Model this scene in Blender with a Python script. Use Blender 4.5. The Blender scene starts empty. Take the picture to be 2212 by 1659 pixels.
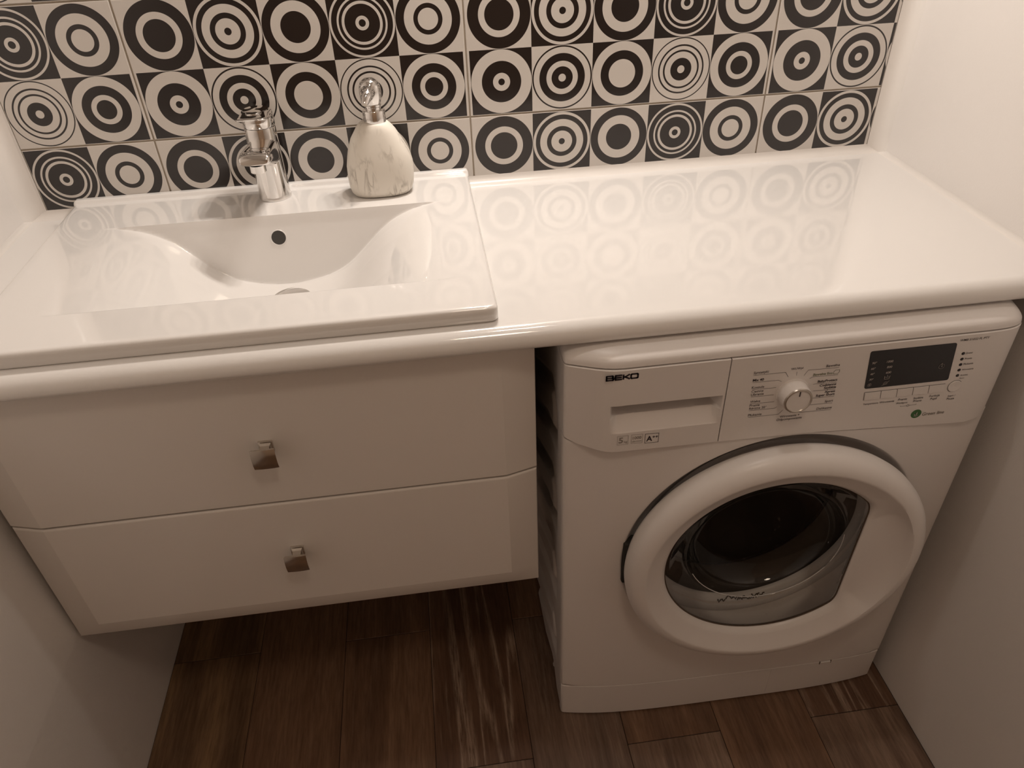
import bpy, bmesh, math, random
import numpy as np
from mathutils import Vector, Matrix

# ------------------------------------------------------------------ camera, world, light
scn = bpy.context.scene
COL = scn.collection
PI = math.pi

cam_d = bpy.data.cameras.new('camera')
cam = bpy.data.objects.new('camera', cam_d)
COL.objects.link(cam)
cam.location = (-0.0791, -1.2327, 1.3554)
cam.rotation_euler = (0.92996, 0.03374, -0.12958)
cam_d.sensor_fit = 'HORIZONTAL'
cam_d.sensor_width = 36.0
cam_d.lens = 1605.74 / 2212 * 36.0
cam_d.clip_start = 0.02
scn.camera = cam

world = bpy.data.worlds.new('world')
scn.world = world
world.use_nodes = True
world.node_tree.nodes['Background'].inputs[0].default_value = (1.0, 0.8, 0.6, 1)
world.node_tree.nodes['Background'].inputs[1].default_value = 0.0

LAMP_COL = (1.0, 0.90, 0.81)
def bulbs(name, c, energy, r):
    for dx, dy in [(-0.06, -0.01), (-0.02, 0.012), (0.02, -0.01), (0.06, 0.012)]:
        ld = bpy.data.lights.new(name, 'SPOT')
        ld.spot_size = math.radians(160); ld.spot_blend = 0.4
        ld.energy = energy; ld.color = LAMP_COL; ld.shadow_soft_size = r
        lo = bpy.data.objects.new(name, ld)
        lo.location = (c[0] + dx, c[1] + dy, c[2])
        COL.objects.link(lo)
bulbs('ceiling_lamp_bulb', (0.16, -0.40, 2.30), 2.0, 0.014)   # ceiling cluster above the worktop
bulbs('mirror_reflection_spot', (0.05, -0.045, 1.62), 4.4, 0.010)   # added spots in place of the ceiling lamp's mirror reflection
ld = bpy.data.lights.new('added_fill_light', 'AREA')  # added broad fill for the cabinet and washer fronts, no fixture
ld.shape = 'DISK'; ld.size = 0.30; ld.energy = 4.0; ld.color = (1.0, 0.80, 0.62)
lo = bpy.data.objects.new('added_fill_light', ld)
lo.location = (0.1, -1.35, 2.46)
COL.objects.link(lo)

scn.view_settings.view_transform = 'Standard'
scn.view_settings.look = 'None'
scn.view_settings.gamma = 1.0
scn.view_settings.use_curve_mapping = False
scn.view_settings.exposure = 0.0

# ------------------------------------------------------------------ helpers
def tag(o, label=None, cat=None, group=None, kind=None):
    if label: o['label'] = label
    if cat: o['category'] = cat
    if group: o['group'] = group
    if kind: o['kind'] = kind
    return o

def empty(name, loc=(0, 0, 0)):
    o = bpy.data.objects.new(name, None)
    o.empty_display_size = 0.05
    o.location = loc
    COL.objects.link(o)
    return o

def finish(me, smooth=True, angle=35):
    if smooth:
        me.shade_smooth()
        me.set_sharp_from_angle(angle=math.radians(angle))

def link(name, me, mats, parent=None, loc=None):
    """mesh is in world coordinates; a parent Empty only translates"""
    if not isinstance(mats, (list, tuple)): mats = [mats]
    for m in mats: me.materials.append(m)
    o = bpy.data.objects.new(name, me)
    COL.objects.link(o)
    if parent is not None:
        o.parent = parent
        p = parent; off = Vector((0, 0, 0))
        while p is not None:
            off += p.location; p = p.parent
        o.location = -off
    return o

def obj(name, bm, mats, parent=None, smooth=True, angle=35, fix=True):
    if fix: bmesh.ops.recalc_face_normals(bm, faces=bm.faces)
    me = bpy.data.meshes.new(name)
    bm.to_mesh(me); bm.free()
    finish(me, smooth, angle)
    return link(name, me, mats, parent)

def from_data(name, verts, faces, mats, parent=None, smooth=True, angle=35, midx=None, fix=False):
    bm = bmesh.new()
    vs = [bm.verts.new(v) for v in verts]
    for i, f in enumerate(faces):
        try:
            fc = bm.faces.new([vs[j] for j in f])
            if midx: fc.material_index = midx[i]
        except ValueError:
            pass
    return obj(name, bm, mats, parent, smooth, angle, fix)

def box(bm, x0, x1, y0, y1, z0, z1, bev=0.0, seg=2):
    r = bmesh.ops.create_cube(bm, size=1.0)
    vs = r['verts']
    bmesh.ops.scale(bm, vec=(x1 - x0, y1 - y0, z1 - z0), verts=vs)
    bmesh.ops.translate(bm, vec=((x0 + x1) / 2, (y0 + y1) / 2, (z0 + z1) / 2), verts=vs)
    if bev > 0:
        es = list({e for v in vs for e in v.link_edges})
        bmesh.ops.bevel(bm, geom=es, offset=bev, segments=seg, affect='EDGES', profile=0.5)

def lathe(bm, prof, origin=(0, 0, 0), axis='Z', n=48, sx=1.0, sy=1.0, close_top=True, close_bot=True):
    """prof list of (r, h) ; axis Z: h up ; axis Y: h along +y"""
    rings = []
    ox, oy, oz = origin
    for r, h in prof:
        ring = []
        for i in range(n):
            a = 2 * PI * i / n
            u, v = r * math.cos(a) * sx, r * math.sin(a) * sy
            if axis == 'Z': ring.append(bm.verts.new((ox + u, oy + v, oz + h)))
            else: ring.append(bm.verts.new((ox + u, oy + h, oz + v)))
        rings.append(ring)
    for a, b in zip(rings, rings[1:]):
        for i in range(n):
            j = (i + 1) % n
            bm.faces.new((a[i], a[j], b[j], b[i]))
    if close_bot: bm.faces.new(rings[0])
    if close_top: bm.faces.new(rings[-1])
    return rings

def tube(bm, pts, r, n=8, closed=False):
    pts = [Vector(p) for p in pts]
    rings = []
    for i, p in enumerate(pts):
        if closed: d = pts[(i + 1) % len(pts)] - pts[i - 1]
        else: d = pts[min(i + 1, len(pts) - 1)] - pts[max(i - 1, 0)]
        d.normalize()
        up = Vector((0, 0, 1)) if abs(d.z) < 0.9 else Vector((1, 0, 0))
        a = d.cross(up).normalized(); b = d.cross(a).normalized()
        rr = r[i] if isinstance(r, (list, tuple)) else r
        rings.append([bm.verts.new(p + a * rr * math.cos(2 * PI * k / n) + b * rr * math.sin(2 * PI * k / n)) for k in range(n)])
    m = len(rings)
    for i in range(m if closed else m - 1):
        a, b = rings[i], rings[(i + 1) % m]
        for k in range(n):
            j = (k + 1) % n
            bm.faces.new((a[k], a[j], b[j], b[k]))
    if not closed:
        bm.faces.new(rings[0]); bm.faces.new(rings[-1])

def loft(bm, loops, cap=True):
    rs = [[bm.verts.new(p) for p in L] for L in loops]
    n = len(rs[0])
    for a, b in zip(rs, rs[1:]):
        for k in range(n):
            j = (k + 1) % n
            bm.faces.new((a[k], a[j], b[j], b[k]))
    if cap:
        bm.faces.new(rs[0]); bm.faces.new(rs[-1])

# ------------------------------------------------------------------ materials
def mat(name, col, rough=0.5, metal=0.0, coat=0.0, coat_rough=0.03, spec=0.5, bump=0.0, bump_scale=200, var=0.0, var_scale=3.0):
    m = bpy.data.materials.new(name); m.use_nodes = True
    nt = m.node_tree; b = nt.nodes['Principled BSDF']
    b.inputs['Base Color'].default_value = (*col, 1)
    b.inputs['Roughness'].default_value = rough
    b.inputs['Metallic'].default_value = metal
    b.inputs['Specular IOR Level'].default_value = spec
    b.inputs['Coat Weight'].default_value = coat
    b.inputs['Coat Roughness'].default_value = coat_rough
    tc = nt.nodes.new('ShaderNodeTexCoord')
    if var > 0:
        n = nt.nodes.new('ShaderNodeTexNoise'); n.inputs['Scale'].default_value = var_scale; n.inputs['Detail'].default_value = 4
        nt.links.new(tc.outputs['Object'], n.inputs['Vector'])
        mx = nt.nodes.new('ShaderNodeMix'); mx.data_type = 'RGBA'
        nt.links.new(n.outputs['Fac'], mx.inputs[0])
        mx.inputs[6].default_value = (*[c * (1 - var) for c in col], 1)
        mx.inputs[7].default_value = (*[min(1, c * (1 + var)) for c in col], 1)
        nt.links.new(mx.outputs[2], b.inputs['Base Color'])
    if bump > 0:
        n = nt.nodes.new('ShaderNodeTexNoise'); n.inputs['Scale'].default_value = bump_scale; n.inputs['Detail'].default_value = 2
        nt.links.new(tc.outputs['Object'], n.inputs['Vector'])
        bp = nt.nodes.new('ShaderNodeBump'); bp.inputs['Strength'].default_value = bump; bp.inputs['Distance'].default_value = 0.002
        nt.links.new(n.outputs['Fac'], bp.inputs['Height']); nt.links.new(bp.outputs['Normal'], b.inputs['Normal'])
    return m

WALLC = (0.80, 0.765, 0.735)
M_wall = mat('wall_paint', WALLC, 0.45, bump=0.15, bump_scale=350, var=0.01)
M_brown = mat('bounce_brown', (0.52, 0.38, 0.27), 0.5, bump=0.1, bump_scale=60, var=0.1)  # unseen front wall's brown, chosen to dim and warm the bounce
M_ceil = mat('ceiling_paint', (0.8, 0.78, 0.75), 0.7, bump=0.1, bump_scale=200, var=0.01)
M_seal = mat('white_silicone', (0.80, 0.765, 0.73), 0.25, var=0.02, var_scale=30)
M_grout = mat('grey_grout', (0.40, 0.34, 0.27), 0.85, bump=0.4, bump_scale=900, var=0.12, var_scale=60)
M_counter = mat('glossy_white_laminate', (0.84, 0.82, 0.80), 0.09, spec=0.6, coat=0.6, coat_rough=0.02, var=0.006)
M_ceramic = mat('white_ceramic', (0.83, 0.81, 0.79), 0.08, coat=0.6, coat_rough=0.02, var=0.006)
M_lacquer = mat('white_lacquer', (0.78, 0.74, 0.70), 0.20, coat=0.4, coat_rough=0.08, bump=0.02, bump_scale=60, var=0.01)
M_chrome = mat('polished_chrome', (0.78, 0.76, 0.74), 0.07, metal=1.0, var=0.02, var_scale=30)
M_knob = mat('brushed_chrome', (0.62, 0.58, 0.53), 0.16, metal=1.0, var=0.05, var_scale=60)
M_plastic = mat('white_appliance_plastic', (0.79, 0.755, 0.735), 0.32, bump=0.02, bump_scale=500, var=0.008)
M_enamel = mat('white_enamel_steel', (0.79, 0.755, 0.735), 0.28, bump=0.02, bump_scale=400, var=0.008)
M_display = mat('dark_display', (0.012, 0.009, 0.010), 0.25, var=0.1)
M_ink = mat('dark_print', (0.055, 0.04, 0.045), 0.6, var=0.05)
M_inkbold = mat('black_print', (0.02, 0.012, 0.018), 0.6, var=0.05)
M_inkgreen = mat('green_grey_print', (0.22, 0.24, 0.16), 0.6, var=0.05)
M_inkgrey = mat('grey_print', (0.30, 0.27, 0.24), 0.6, var=0.05)
M_inklight = mat('light_print', (0.42, 0.38, 0.36), 0.6, var=0.05)
M_green = mat('green_badge', (0.05, 0.15, 0.045), 0.5, var=0.1)
M_line = mat('seal_and_notch_shade', (0.10, 0.07, 0.05), 0.8, var=0.1)  # brown of the glass seal; also paints shade into the flap notches
M_rubber = mat('grey_rubber', (0.68, 0.67, 0.67), 0.4, bump=0.05, bump_scale=200, var=0.05, var_scale=20)
M_stain = mat('dark_residue', (0.07, 0.05, 0.035), 0.8, var=0.3, var_scale=80)
M_foldrub = mat('shaded_rubber', (0.10, 0.085, 0.075), 0.4, var=0.1, var_scale=20)  # gasket rubber darkened to paint the shade inside the door mouth
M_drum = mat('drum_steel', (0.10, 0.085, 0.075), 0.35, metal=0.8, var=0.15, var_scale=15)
M_dark = mat('dark_void', (0.02, 0.017, 0.014), 0.8, var=0.1)
M_drainhole = mat('drain_shadow', (0.05, 0.045, 0.04), 0.6, var=0.1)

def glass_mat():
    m = bpy.data.materials.new('door_glass'); m.use_nodes = True
    nt = m.node_tree; nt.nodes.clear()
    out = nt.nodes.new('ShaderNodeOutputMaterial')
    tr = nt.nodes.new('ShaderNodeBsdfTransparent'); tr.inputs[0].default_value = (0.93, 0.92, 0.90, 1)
    gl = nt.nodes.new('ShaderNodeBsdfGlossy'); gl.inputs['Roughness'].default_value = 0.03
    gl.inputs['Color'].default_value = (1, 1, 1, 1)
    fr = nt.nodes.new('ShaderNodeFresnel'); fr.inputs['IOR'].default_value = 1.45
    # faint limescale spots on the glass
    tc = nt.nodes.new('ShaderNodeTexCoord')
    n = nt.nodes.new('ShaderNodeTexNoise'); n.inputs['Scale'].default_value = 90; n.inputs['Detail'].default_value = 3
    nt.links.new(tc.outputs['Object'], n.inputs['Vector'])
    mr = nt.nodes.new('ShaderNodeMapRange'); mr.inputs[1].default_value = 0.66; mr.inputs[2].default_value = 0.76; mr.inputs[4].default_value = 0.10
    nt.links.new(n.outputs['Fac'], mr.inputs[0])
    df = nt.nodes.new('ShaderNodeBsdfDiffuse'); df.inputs[0].default_value = (0.6, 0.58, 0.55, 1)
    mx = nt.nodes.new('ShaderNodeMixShader'); mx2 = nt.nodes.new('ShaderNodeMixShader')
    nt.links.new(fr.outputs[0], mx.inputs[0]); nt.links.new(tr.outputs[0], mx.inputs[1]); nt.links.new(gl.outputs[0], mx.inputs[2])
    nt.links.new(mr.outputs[0], mx2.inputs[0]); nt.links.new(mx.outputs[0], mx2.inputs[1]); nt.links.new(df.outputs[0], mx2.inputs[2])
    nt.links.new(mx2.outputs[0], out.inputs[0])
    return m
M_glass = glass_mat()

def bottle_mat():
    m = bpy.data.materials.new('cream_veined_ceramic'); m.use_nodes = True
    nt = m.node_tree; b = nt.nodes['Principled BSDF']
    b.inputs['Roughness'].default_value = 0.5
    tc = nt.nodes.new('ShaderNodeTexCoord')
    mp = nt.nodes.new('ShaderNodeMapping'); mp.inputs['Scale'].default_value = (1.0, 1.0, 0.22); mp.inputs['Rotation'].default_value = (0.2, 0.45, 0)
    nt.links.new(tc.outputs['Object'], mp.inputs[0])
    n = nt.nodes.new('ShaderNodeTexNoise'); n.inputs['Scale'].default_value = 85; n.inputs['Detail'].default_value = 4; n.inputs['Distortion'].default_value = 0.5
    nt.links.new(mp.outputs[0], n.inputs['Vector'])
    n2 = nt.nodes.new('ShaderNodeTexNoise'); n2.inputs['Scale'].default_value = 22
    nt.links.new(tc.outputs['Object'], n2.inputs['Vector'])
    r = nt.nodes.new('ShaderNodeValToRGB'); e = r.color_ramp.elements
    e[0].position = 0.44; e[0].color = (0.80, 0.755, 0.68, 1)
    e[1].position = 0.56; e[1].color = (0.80, 0.755, 0.68, 1)
    x = e.new(0.5); x.color = (0.42, 0.38, 0.33, 1)
    nt.links.new(n.outputs['Fac'], r.inputs[0])
    mr = nt.nodes.new('ShaderNodeMapRange'); mr.inputs[1].default_value = 0.42; mr.inputs[2].default_value = 0.58; mr.inputs[4].default_value = 0.8
    nt.links.new(n2.outputs['Fac'], mr.inputs[0])
    mx = nt.nodes.new('ShaderNodeMix'); mx.data_type = 'RGBA'
    nt.links.new(mr.outputs[0], mx.inputs[0]); mx.inputs[6].default_value = (0.80, 0.755, 0.68, 1)
    nt.links.new(r.outputs[0], mx.inputs[7]); nt.links.new(mx.outputs[2], b.inputs['Base Color'])
    return m
M_bottle = bottle_mat()

def wood_mat(name, dark, mid, light, streak, strong):
    m = bpy.data.materials.new(name); m.use_nodes = True
    nt = m.node_tree; b = nt.nodes['Principled BSDF']; b.inputs['Roughness'].default_value = 0.42
    L = nt.links.new; N = nt.nodes.new
    tc = N('ShaderNodeTexCoord'); oi = N('ShaderNodeObjectInfo')
    ad = N('ShaderNodeVectorMath'); ad.operation = 'MULTIPLY_ADD'
    cx = N('ShaderNodeCombineXYZ'); L(oi.outputs['Random'], cx.inputs[0]); L(oi.outputs['Random'], cx.inputs[1]); L(oi.outputs['Random'], cx.inputs[2])
    ad.inputs[1].default_value = (17, 29, 11); L(cx.outputs[0], ad.inputs[0]); L(tc.outputs['Object'], ad.inputs[2])
    mp = N('ShaderNodeMapping'); mp.inputs['Scale'].default_value = (1, 0.075, 1); L(ad.outputs[0], mp.inputs[0])
    fine = N('ShaderNodeTexNoise'); fine.inputs['Scale'].default_value = 210; fine.inputs['Detail'].default_value = 5; fine.inputs['Roughness'].default_value = 0.7; L(mp.outputs[0], fine.inputs['Vector'])
    broad = N('ShaderNodeTexNoise'); broad.inputs['Scale'].default_value = 16; broad.inputs['Detail'].default_value = 4; broad.inputs['Distortion'].default_value = 0.8; L(mp.outputs[0], broad.inputs['Vector'])
    # cathedral streaks: bands of a warped low frequency noise
    mp2 = N('ShaderNodeMapping'); mp2.inputs['Scale'].default_value = (1, 0.055, 1); L(ad.outputs[0], mp2.inputs[0])
    wn = N('ShaderNodeTexNoise'); wn.inputs['Scale'].default_value = 13; wn.inputs['Detail'].default_value = 3; wn.inputs['Roughness'].default_value = 0.45; L(mp2.outputs[0], wn.inputs['Vector'])
    mm = N('ShaderNodeMath'); mm.operation = 'MULTIPLY'; mm.inputs[1].default_value = 9; L(wn.outputs['Fac'], mm.inputs[0])
    fr = N('ShaderNodeMath'); fr.operation = 'FRACT'; L(mm.outputs[0], fr.inputs[0])
    rr = N('ShaderNodeValToRGB'); e = rr.color_ramp.elements
    e[0].position = 0.0; e[0].color = (0, 0, 0, 1); e[1].position = 1.0; e[1].color = (0, 0, 0, 1)
    x = e.new(0.50); x.color = (0.02, 0.02, 0.02, 1); x = e.new(0.80); x.color = (1, 1, 1, 1)
    L(fr.outputs[0], rr.inputs[0])
    gm = N('ShaderNodeMath'); gm.operation = 'MULTIPLY'; L(rr.outputs[0], gm.inputs[0])
    fm = N('ShaderNodeMapRange'); fm.inputs[1].default_value = 0.35; fm.inputs[2].default_value = 0.65; L(fine.outputs['Fac'], fm.inputs[0])
    L(fm.outputs[0], gm.inputs[1])
    gs = N('ShaderNodeMath'); gs.operation = 'MULTIPLY'; gs.inputs[1].default_value = strong; L(gm.outputs[0], gs.inputs[0])
    cr = N('ShaderNodeValToRGB'); e = cr.color_ramp.elements
    e[0].position = 0.30; e[0].color = (*dark, 1); e[1].position = 0.70; e[1].color = (*light, 1)
    x = e.new(0.5); x.color = (*mid, 1)
    L(broad.outputs['Fac'], cr.inputs[0])
    fx = N('ShaderNodeMix'); fx.data_type = 'RGBA'; fx.blend_type = 'MULTIPLY'; fx.inputs[0].default_value = 0.75
    fc = N('ShaderNodeValToRGB'); e = fc.color_ramp.elements
    e[0].position = 0.32; e[0].color = (0.55, 0.5, 0.45, 1); e[1].position = 0.62; e[1].color = (1.15, 1.12, 1.1, 1)
    L(fine.outputs['Fac'], fc.inputs[0]); L(cr.outputs[0], fx.inputs[6]); L(fc.outputs[0], fx.inputs[7])
    sx = N('ShaderNodeMix'); sx.data_type = 'RGBA'; L(gs.outputs[0], sx.inputs[0]); L(fx.outputs[2], sx.inputs[6]); sx.inputs[7].default_value = (*streak, 1)
    L(sx.outputs[2], b.inputs['Base Color'])
    bp = N('ShaderNodeBump'); bp.inputs['Strength'].default_value = 0.25; bp.inputs['Distance'].default_value = 0.001
    L(fine.outputs['Fac'], bp.inputs['Height']); L(bp.outputs['Normal'], b.inputs['Normal'])
    return m
WOOD = {
 'plain': wood_mat('wood_effect_brown', (0.115, 0.062, 0.036), (0.17, 0.095, 0.055), (0.235, 0.14, 0.085), (0.30, 0.20, 0.14), 0.15),
 'streak': wood_mat('wood_effect_streaked', (0.095, 0.050, 0.030), (0.13, 0.07, 0.042), (0.17, 0.098, 0.06), (0.42, 0.31, 0.23), 0.95),
 'warm': wood_mat('wood_effect_golden', (0.10, 0.058, 0.030), (0.17, 0.10, 0.055), (0.30, 0.19, 0.10), (0.36, 0.25, 0.16), 0.1),
 'grey': wood_mat('wood_effect_greyed', (0.10, 0.060, 0.040), (0.18, 0.115, 0.08), (0.26, 0.18, 0.13), (0.36, 0.27, 0.2), 0.25),
}

# ------------------------------------------------------------------ setting
XL0, XL1, XR0, XR1, ZC = -0.702, -0.730, 0.702, 0.731, 0.87
Y_FRONT, Z_TOP = -2.05, 2.50

def wall_side(name, pts, t, label):
    """pts (x,z) up the inner face; t thickness outward (signed)"""
    bm = bmesh.new()
    ys = (0.10, Y_FRONT)
    loops = []
    for y in ys:
        L = [(x, y, z) for x, z in pts] + [(pts[-1][0] + t, y, pts[-1][1]), (pts[0][0] + t, y, pts[0][1])]
        loops.append(L)
    loft(bm, loops)
    return tag(obj(name, bm, M_wall, smooth=False), label, None, None, 'structure')

wall_side('wall_left', [(XL0, -0.02), (XL0, 0.36), (XL1, 0.84), (XL1, Z_TOP)], -0.08, 'plain white side wall left of the vanity')
wall_side('wall_right', [(XR0, -0.02), (XR1, 0.84), (XR1, Z_TOP)], 0.08, 'plain white side wall right of the washing machine')
bm = bmesh.new(); box(bm, -0.82, 0.82, Y_FRONT - 0.08, Y_FRONT, -0.02, Z_TOP)
tag(obj('wall_front', bm, M_brown, smooth=False), 'unseen wall behind the viewer, brown to warm the bounced light', kind='structure')
bm = bmesh.new(); box(bm, -0.82, 0.82, Y_FRONT - 0.08, 0.10, Z_TOP, Z_TOP + 0.06)
tag(obj('ceiling', bm, M_ceil, smooth=False), 'plain white ceiling', kind='structure')

# back wall: grout bed plane at y = 0.0018, tiles proud of it; plain plaster around
bm = bmesh.new(); box(bm, -0.82, 0.82, 0.0018, 0.10, -0.02, Z_TOP)
wall_back = tag(obj('wall_back', bm, M_grout, smooth=False), 'back wall clad in black and white circle tiles', kind='structure')
bm = bmesh.new()
for a in ((-0.82, 0.82, 0.0012, 0.0018, -0.02, 0.862), (-0.82, 0.82, 0.0012, 0.0018, 1.386, Z_TOP),
          (-0.82, -0.7015, 0.0012, 0.0018, 0.862, 1.386), (0.7075, 0.82, 0.0012, 0.0018, 0.862, 1.386)):
    box(bm, a[0], a[1], a[2] - 0.0014, a[3] + 0.001, a[4], a[5])
obj('plaster', bm, M_wall, wall_back, smooth=False)

K = (0.016, 0.011, 0.010); C_ = (0.66, 0.62, 0.58)
def cell_mat(name, bg, stops):
    """stops: (outer radius, colour) outside in"""
    m = bpy.data.materials.new(name); m.use_nodes = True
    nt = m.node_tree; b = nt.nodes['Principled BSDF']; b.inputs['Roughness'].default_value = 0.16
    b.inputs['Coat Weight'].default_value = 0.3; b.inputs['Coat Roughness'].default_value = 0.06
    L = nt.links.new
    tc = nt.nodes.new('ShaderNodeTexCoord')
    sb = nt.nodes.new('ShaderNodeVectorMath'); sb.operation = 'MULTIPLY_ADD'
    sb.inputs[1].default_value = (2, 2, 0); sb.inputs[2].default_value = (-1, -1, 0)
    L(tc.outputs['UV'], sb.inputs[0])
    ln = nt.nodes.new('ShaderNodeVectorMath'); ln.operation = 'LENGTH'; L(sb.outputs[0], ln.inputs[0])
    sc = nt.nodes.new('ShaderNodeMath'); sc.operation = 'DIVIDE'; sc.inputs[1].default_value = 1.5; L(ln.outputs['Value'], sc.inputs[0])
    r = nt.nodes.new('ShaderNodeValToRGB'); r.color_ramp.interpolation = 'CONSTANT'
    el = r.color_ramp.elements
    seq = sorted(stops, key=lambda s: s[0])       # inside out
    pos = 0.0
    first = True
    for rad, c in seq:
        if first:
            el[0].position = 0.0; el[0].color = (*c, 1); first = False
        else:
            x = el.new(pos / 1.5); x.color = (*c, 1)
        pos = rad
    el_last = el[len(el) - 1]
    el_last = [q for q in el if q.position > 0.99]
    for q in el_last: q.color = (*bg, 1)
    x = el.new(pos / 1.5); x.color = (*bg, 1)
    L(sc.outputs[0], r.inputs[0]); L(r.outputs[0], b.inputs['Base Color'])
    return m

A_ROW = [cell_mat('circle_print_a', C_, [(0.985, K), (0.645, C_), (0.455, K)]),
         cell_mat('circle_print_b', K, [(0.985, C_), (0.90, K), (0.75, C_), (0.51, K), (0.36, C_), (0.10, K)]),
         cell_mat('circle_print_c', C_, [(0.985, K), (0.73, C_), (0.445, K)]),
         cell_mat('circle_print_d', K, [(0.985, C_), (0.92, K), (0.76, C_), (0.70, K), (0.61, C_), (0.53, K), (0.20, C_), (0.105, K)]),
         cell_mat('circle_print_e', C_, [(0.985, K), (0.73, C_), (0.44, K), (0.31, C_)])]
B_ROW = [cell_mat('circle_print_f', K, [(0.985, C_), (0.64, K), (0.28, C_), (0.10, K)]),
         cell_mat('circle_print_g', C_, [(0.985, K), (0.94, C_), (0.755, K), (0.52, C_), (0.35, K), (0.12, C_)]),
         cell_mat('circle_print_h', K, [(0.985, C_), (0.71, K), (0.445, C_)]),
         cell_mat('circle_print_i', C_, [(0.985, K), (0.95, C_), (0.77, K), (0.715, C_), (0.605, K), (0.545, C_), (0.355, K), (0.12, C_)]),
         cell_mat('circle_print_j', K, [(0.985, C_), (0.71, K), (0.44, C_), (0.29, K)])]
M_tile = mat('cream_glazed_tile', C_, 0.16, coat=0.3, coat_rough=0.06, var=0.01)
TM = [M_tile] + A_ROW + B_ROW
CELL = 0.0981; GAP = 0.0013
def tile(col, row):
    """tile spans x = col*0.5.. +0.5 ; row 0: z from 0.9835 up; two cells high"""
    x0, x1 = col * 0.5 + GAP, col * 0.5 + 0.5 - GAP
    zb = 0.9820 + row * 0.2006
    z0, z1 = zb + GAP, zb + 0.2006 - GAP
    xm = col * 0.5 + 0.25
    xs = [xm + (i - 2.5) * CELL for i in range(6)]
    zm = zb + 0.1003
    zs = [zm - CELL, zm, zm + CELL]
    cx0, cx1, cz0 = max(x0, -0.7005), min(x1, 0.7065), max(z0, 0.868)
    bm = bmesh.new()
    uvl = bm.loops.layers.uv.new('UVMap')
    yf = 0.0; yb = 0.006; b = 0.0009
    # front surface strips: margins and cells
    gx = [x0 + b] + xs + [x1 - b]; gz = [z0 + b] + zs + [z1 - b]
    def quad(xa, xb, za, zb_, mi, uv=None):
        full = (xa, xb, za, zb_)
        xa2, xb2, za2, zb2 = max(xa, cx0 + b), min(xb, cx1 - b), max(za, cz0 + b), zb_
        if xb2 - xa2 < 1e-5 or zb2 - za2 < 1e-5: return
        vs = [bm.verts.new((x, yf, z)) for x, z in ((xa2, za2), (xb2, za2), (xb2, zb2), (xa2, zb2))]
        f = bm.faces.new(vs); f.material_index = mi
        for lp in f.loops:
            lp[uvl].uv = ((lp.vert.co.x - full[0]) / (full[1] - full[0]), (lp.vert.co.z - full[2]) / (full[3] - full[2]))
    for i in range(len(gx) - 1):
        for j in range(len(gz) - 1):
            mi = 0
            if 1 <= i <= 5 and 1 <= j <= 2:
                mi = (6 if j == 1 else 1) + (i - 1)
            quad(gx[i], gx[i + 1], gz[j], gz[j + 1], mi)
    # bevelled rim and sides
    ix0, ix1, iz0, iz1 = cx0 + b, cx1 - b, cz0 + b, z1 - b
    inner = [bm.verts.new((x, yf, z)) for x, z in ((ix0, iz0), (ix1, iz0), (ix1, iz1), (ix0, iz1))]
    outer = [bm.verts.new((x, yf + b * 0.7, z)) for x, z in ((cx0, cz0), (cx1, cz0), (cx1, z1), (cx0, z1))]
    back = [bm.verts.new((x, yb, z)) for x, z in ((cx0, cz0), (cx1, cz0), (cx1, z1), (cx0, z1))]
    for k in range(4):
        j = (k + 1) % 4
        bm.faces.new((inner[k], outer[k], outer[j], inner[j]))
        bm.faces.new((outer[k], back[k], back[j], outer[j]))
    bm.faces.new(back[::-1])
    me = bpy.data.meshes.new('tile'); bm.to_mesh(me); bm.free()
    return link('tile', me, TM, wall_back)
for row in (-1, 0, 1):
    for col in (-2, -1, 0, 1):
        tile(col, row)

# silicone / cove strips in the corners
def cove(bm, p0, p1, a, b, r, n=6):
    """concave quarter strip along p0-p1; a and b unit vectors away from the corner"""
    a, b, p0, p1 = Vector(a), Vector(b), Vector(p0), Vector(p1)
    prof = [Vector((0, 0, 0)), a * r]
    for k in range(1, n):
        t = PI / 2 * k / n
        prof.append(a * r * (1 - math.sin(t)) * 1.0 + b * r * (1 - math.cos(t)))
    prof.append(b * r)
    loft(bm, [[p0 + q for q in prof], [p1 + q for q in prof]])
bm = bmesh.new(); cove(bm, (XL1, 0.0, 0.868), (XL1, 0.0, 1.40), (1, 0, 0), (0, -1, 0), 0.026)
tag(obj('trim_1', bm, M_seal, angle=60), 'white silicone strip in the left wall corner', kind='structure')
bm = bmesh.new(); cove(bm, (XR1, 0.0, 0.868), (XR1, 0.0, 1.40), (-1, 0, 0), (0, -1, 0), 0.024)
tag(obj('trim_2', bm, M_seal, angle=60), 'white silicone strip in the right wall corner', kind='structure')
bm = bmesh.new(); cove(bm, (-0.0095, 0.0, ZC), (XR1, 0.0, ZC), (0, -1, 0), (0, 0, 1), 0.013)
tag(obj('trim_3', bm, M_seal, angle=60), 'white silicone bead between worktop and tiles right of the basin', kind='structure')
bm = bmesh.new(); cove(bm, (XL1, 0.0, ZC), (-0.6525, 0.0, ZC), (0, -1, 0), (0, 0, 1), 0.013)
tag(obj('trim_4', bm, M_seal, angle=60), 'white silicone bead between worktop and tiles left of the basin', kind='structure')
bm = bmesh.new(); cove(bm, (XR1, 0.0, ZC), (XR1, -0.478, ZC), (-1, 0, 0), (0, 0, 1), 0.007)
tag(obj('trim_5', bm, M_seal, angle=60), 'white silicone bead along the right wall', kind='structure')
bm = bmesh.new(); cove(bm, (XL1, 0.0, ZC), (XL1, -0.478, ZC), (1, 0, 0), (0, 0, 1), 0.007)
tag(obj('trim_6', bm, M_seal, angle=60), 'white silicone bead along the left wall', kind='structure')

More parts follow.
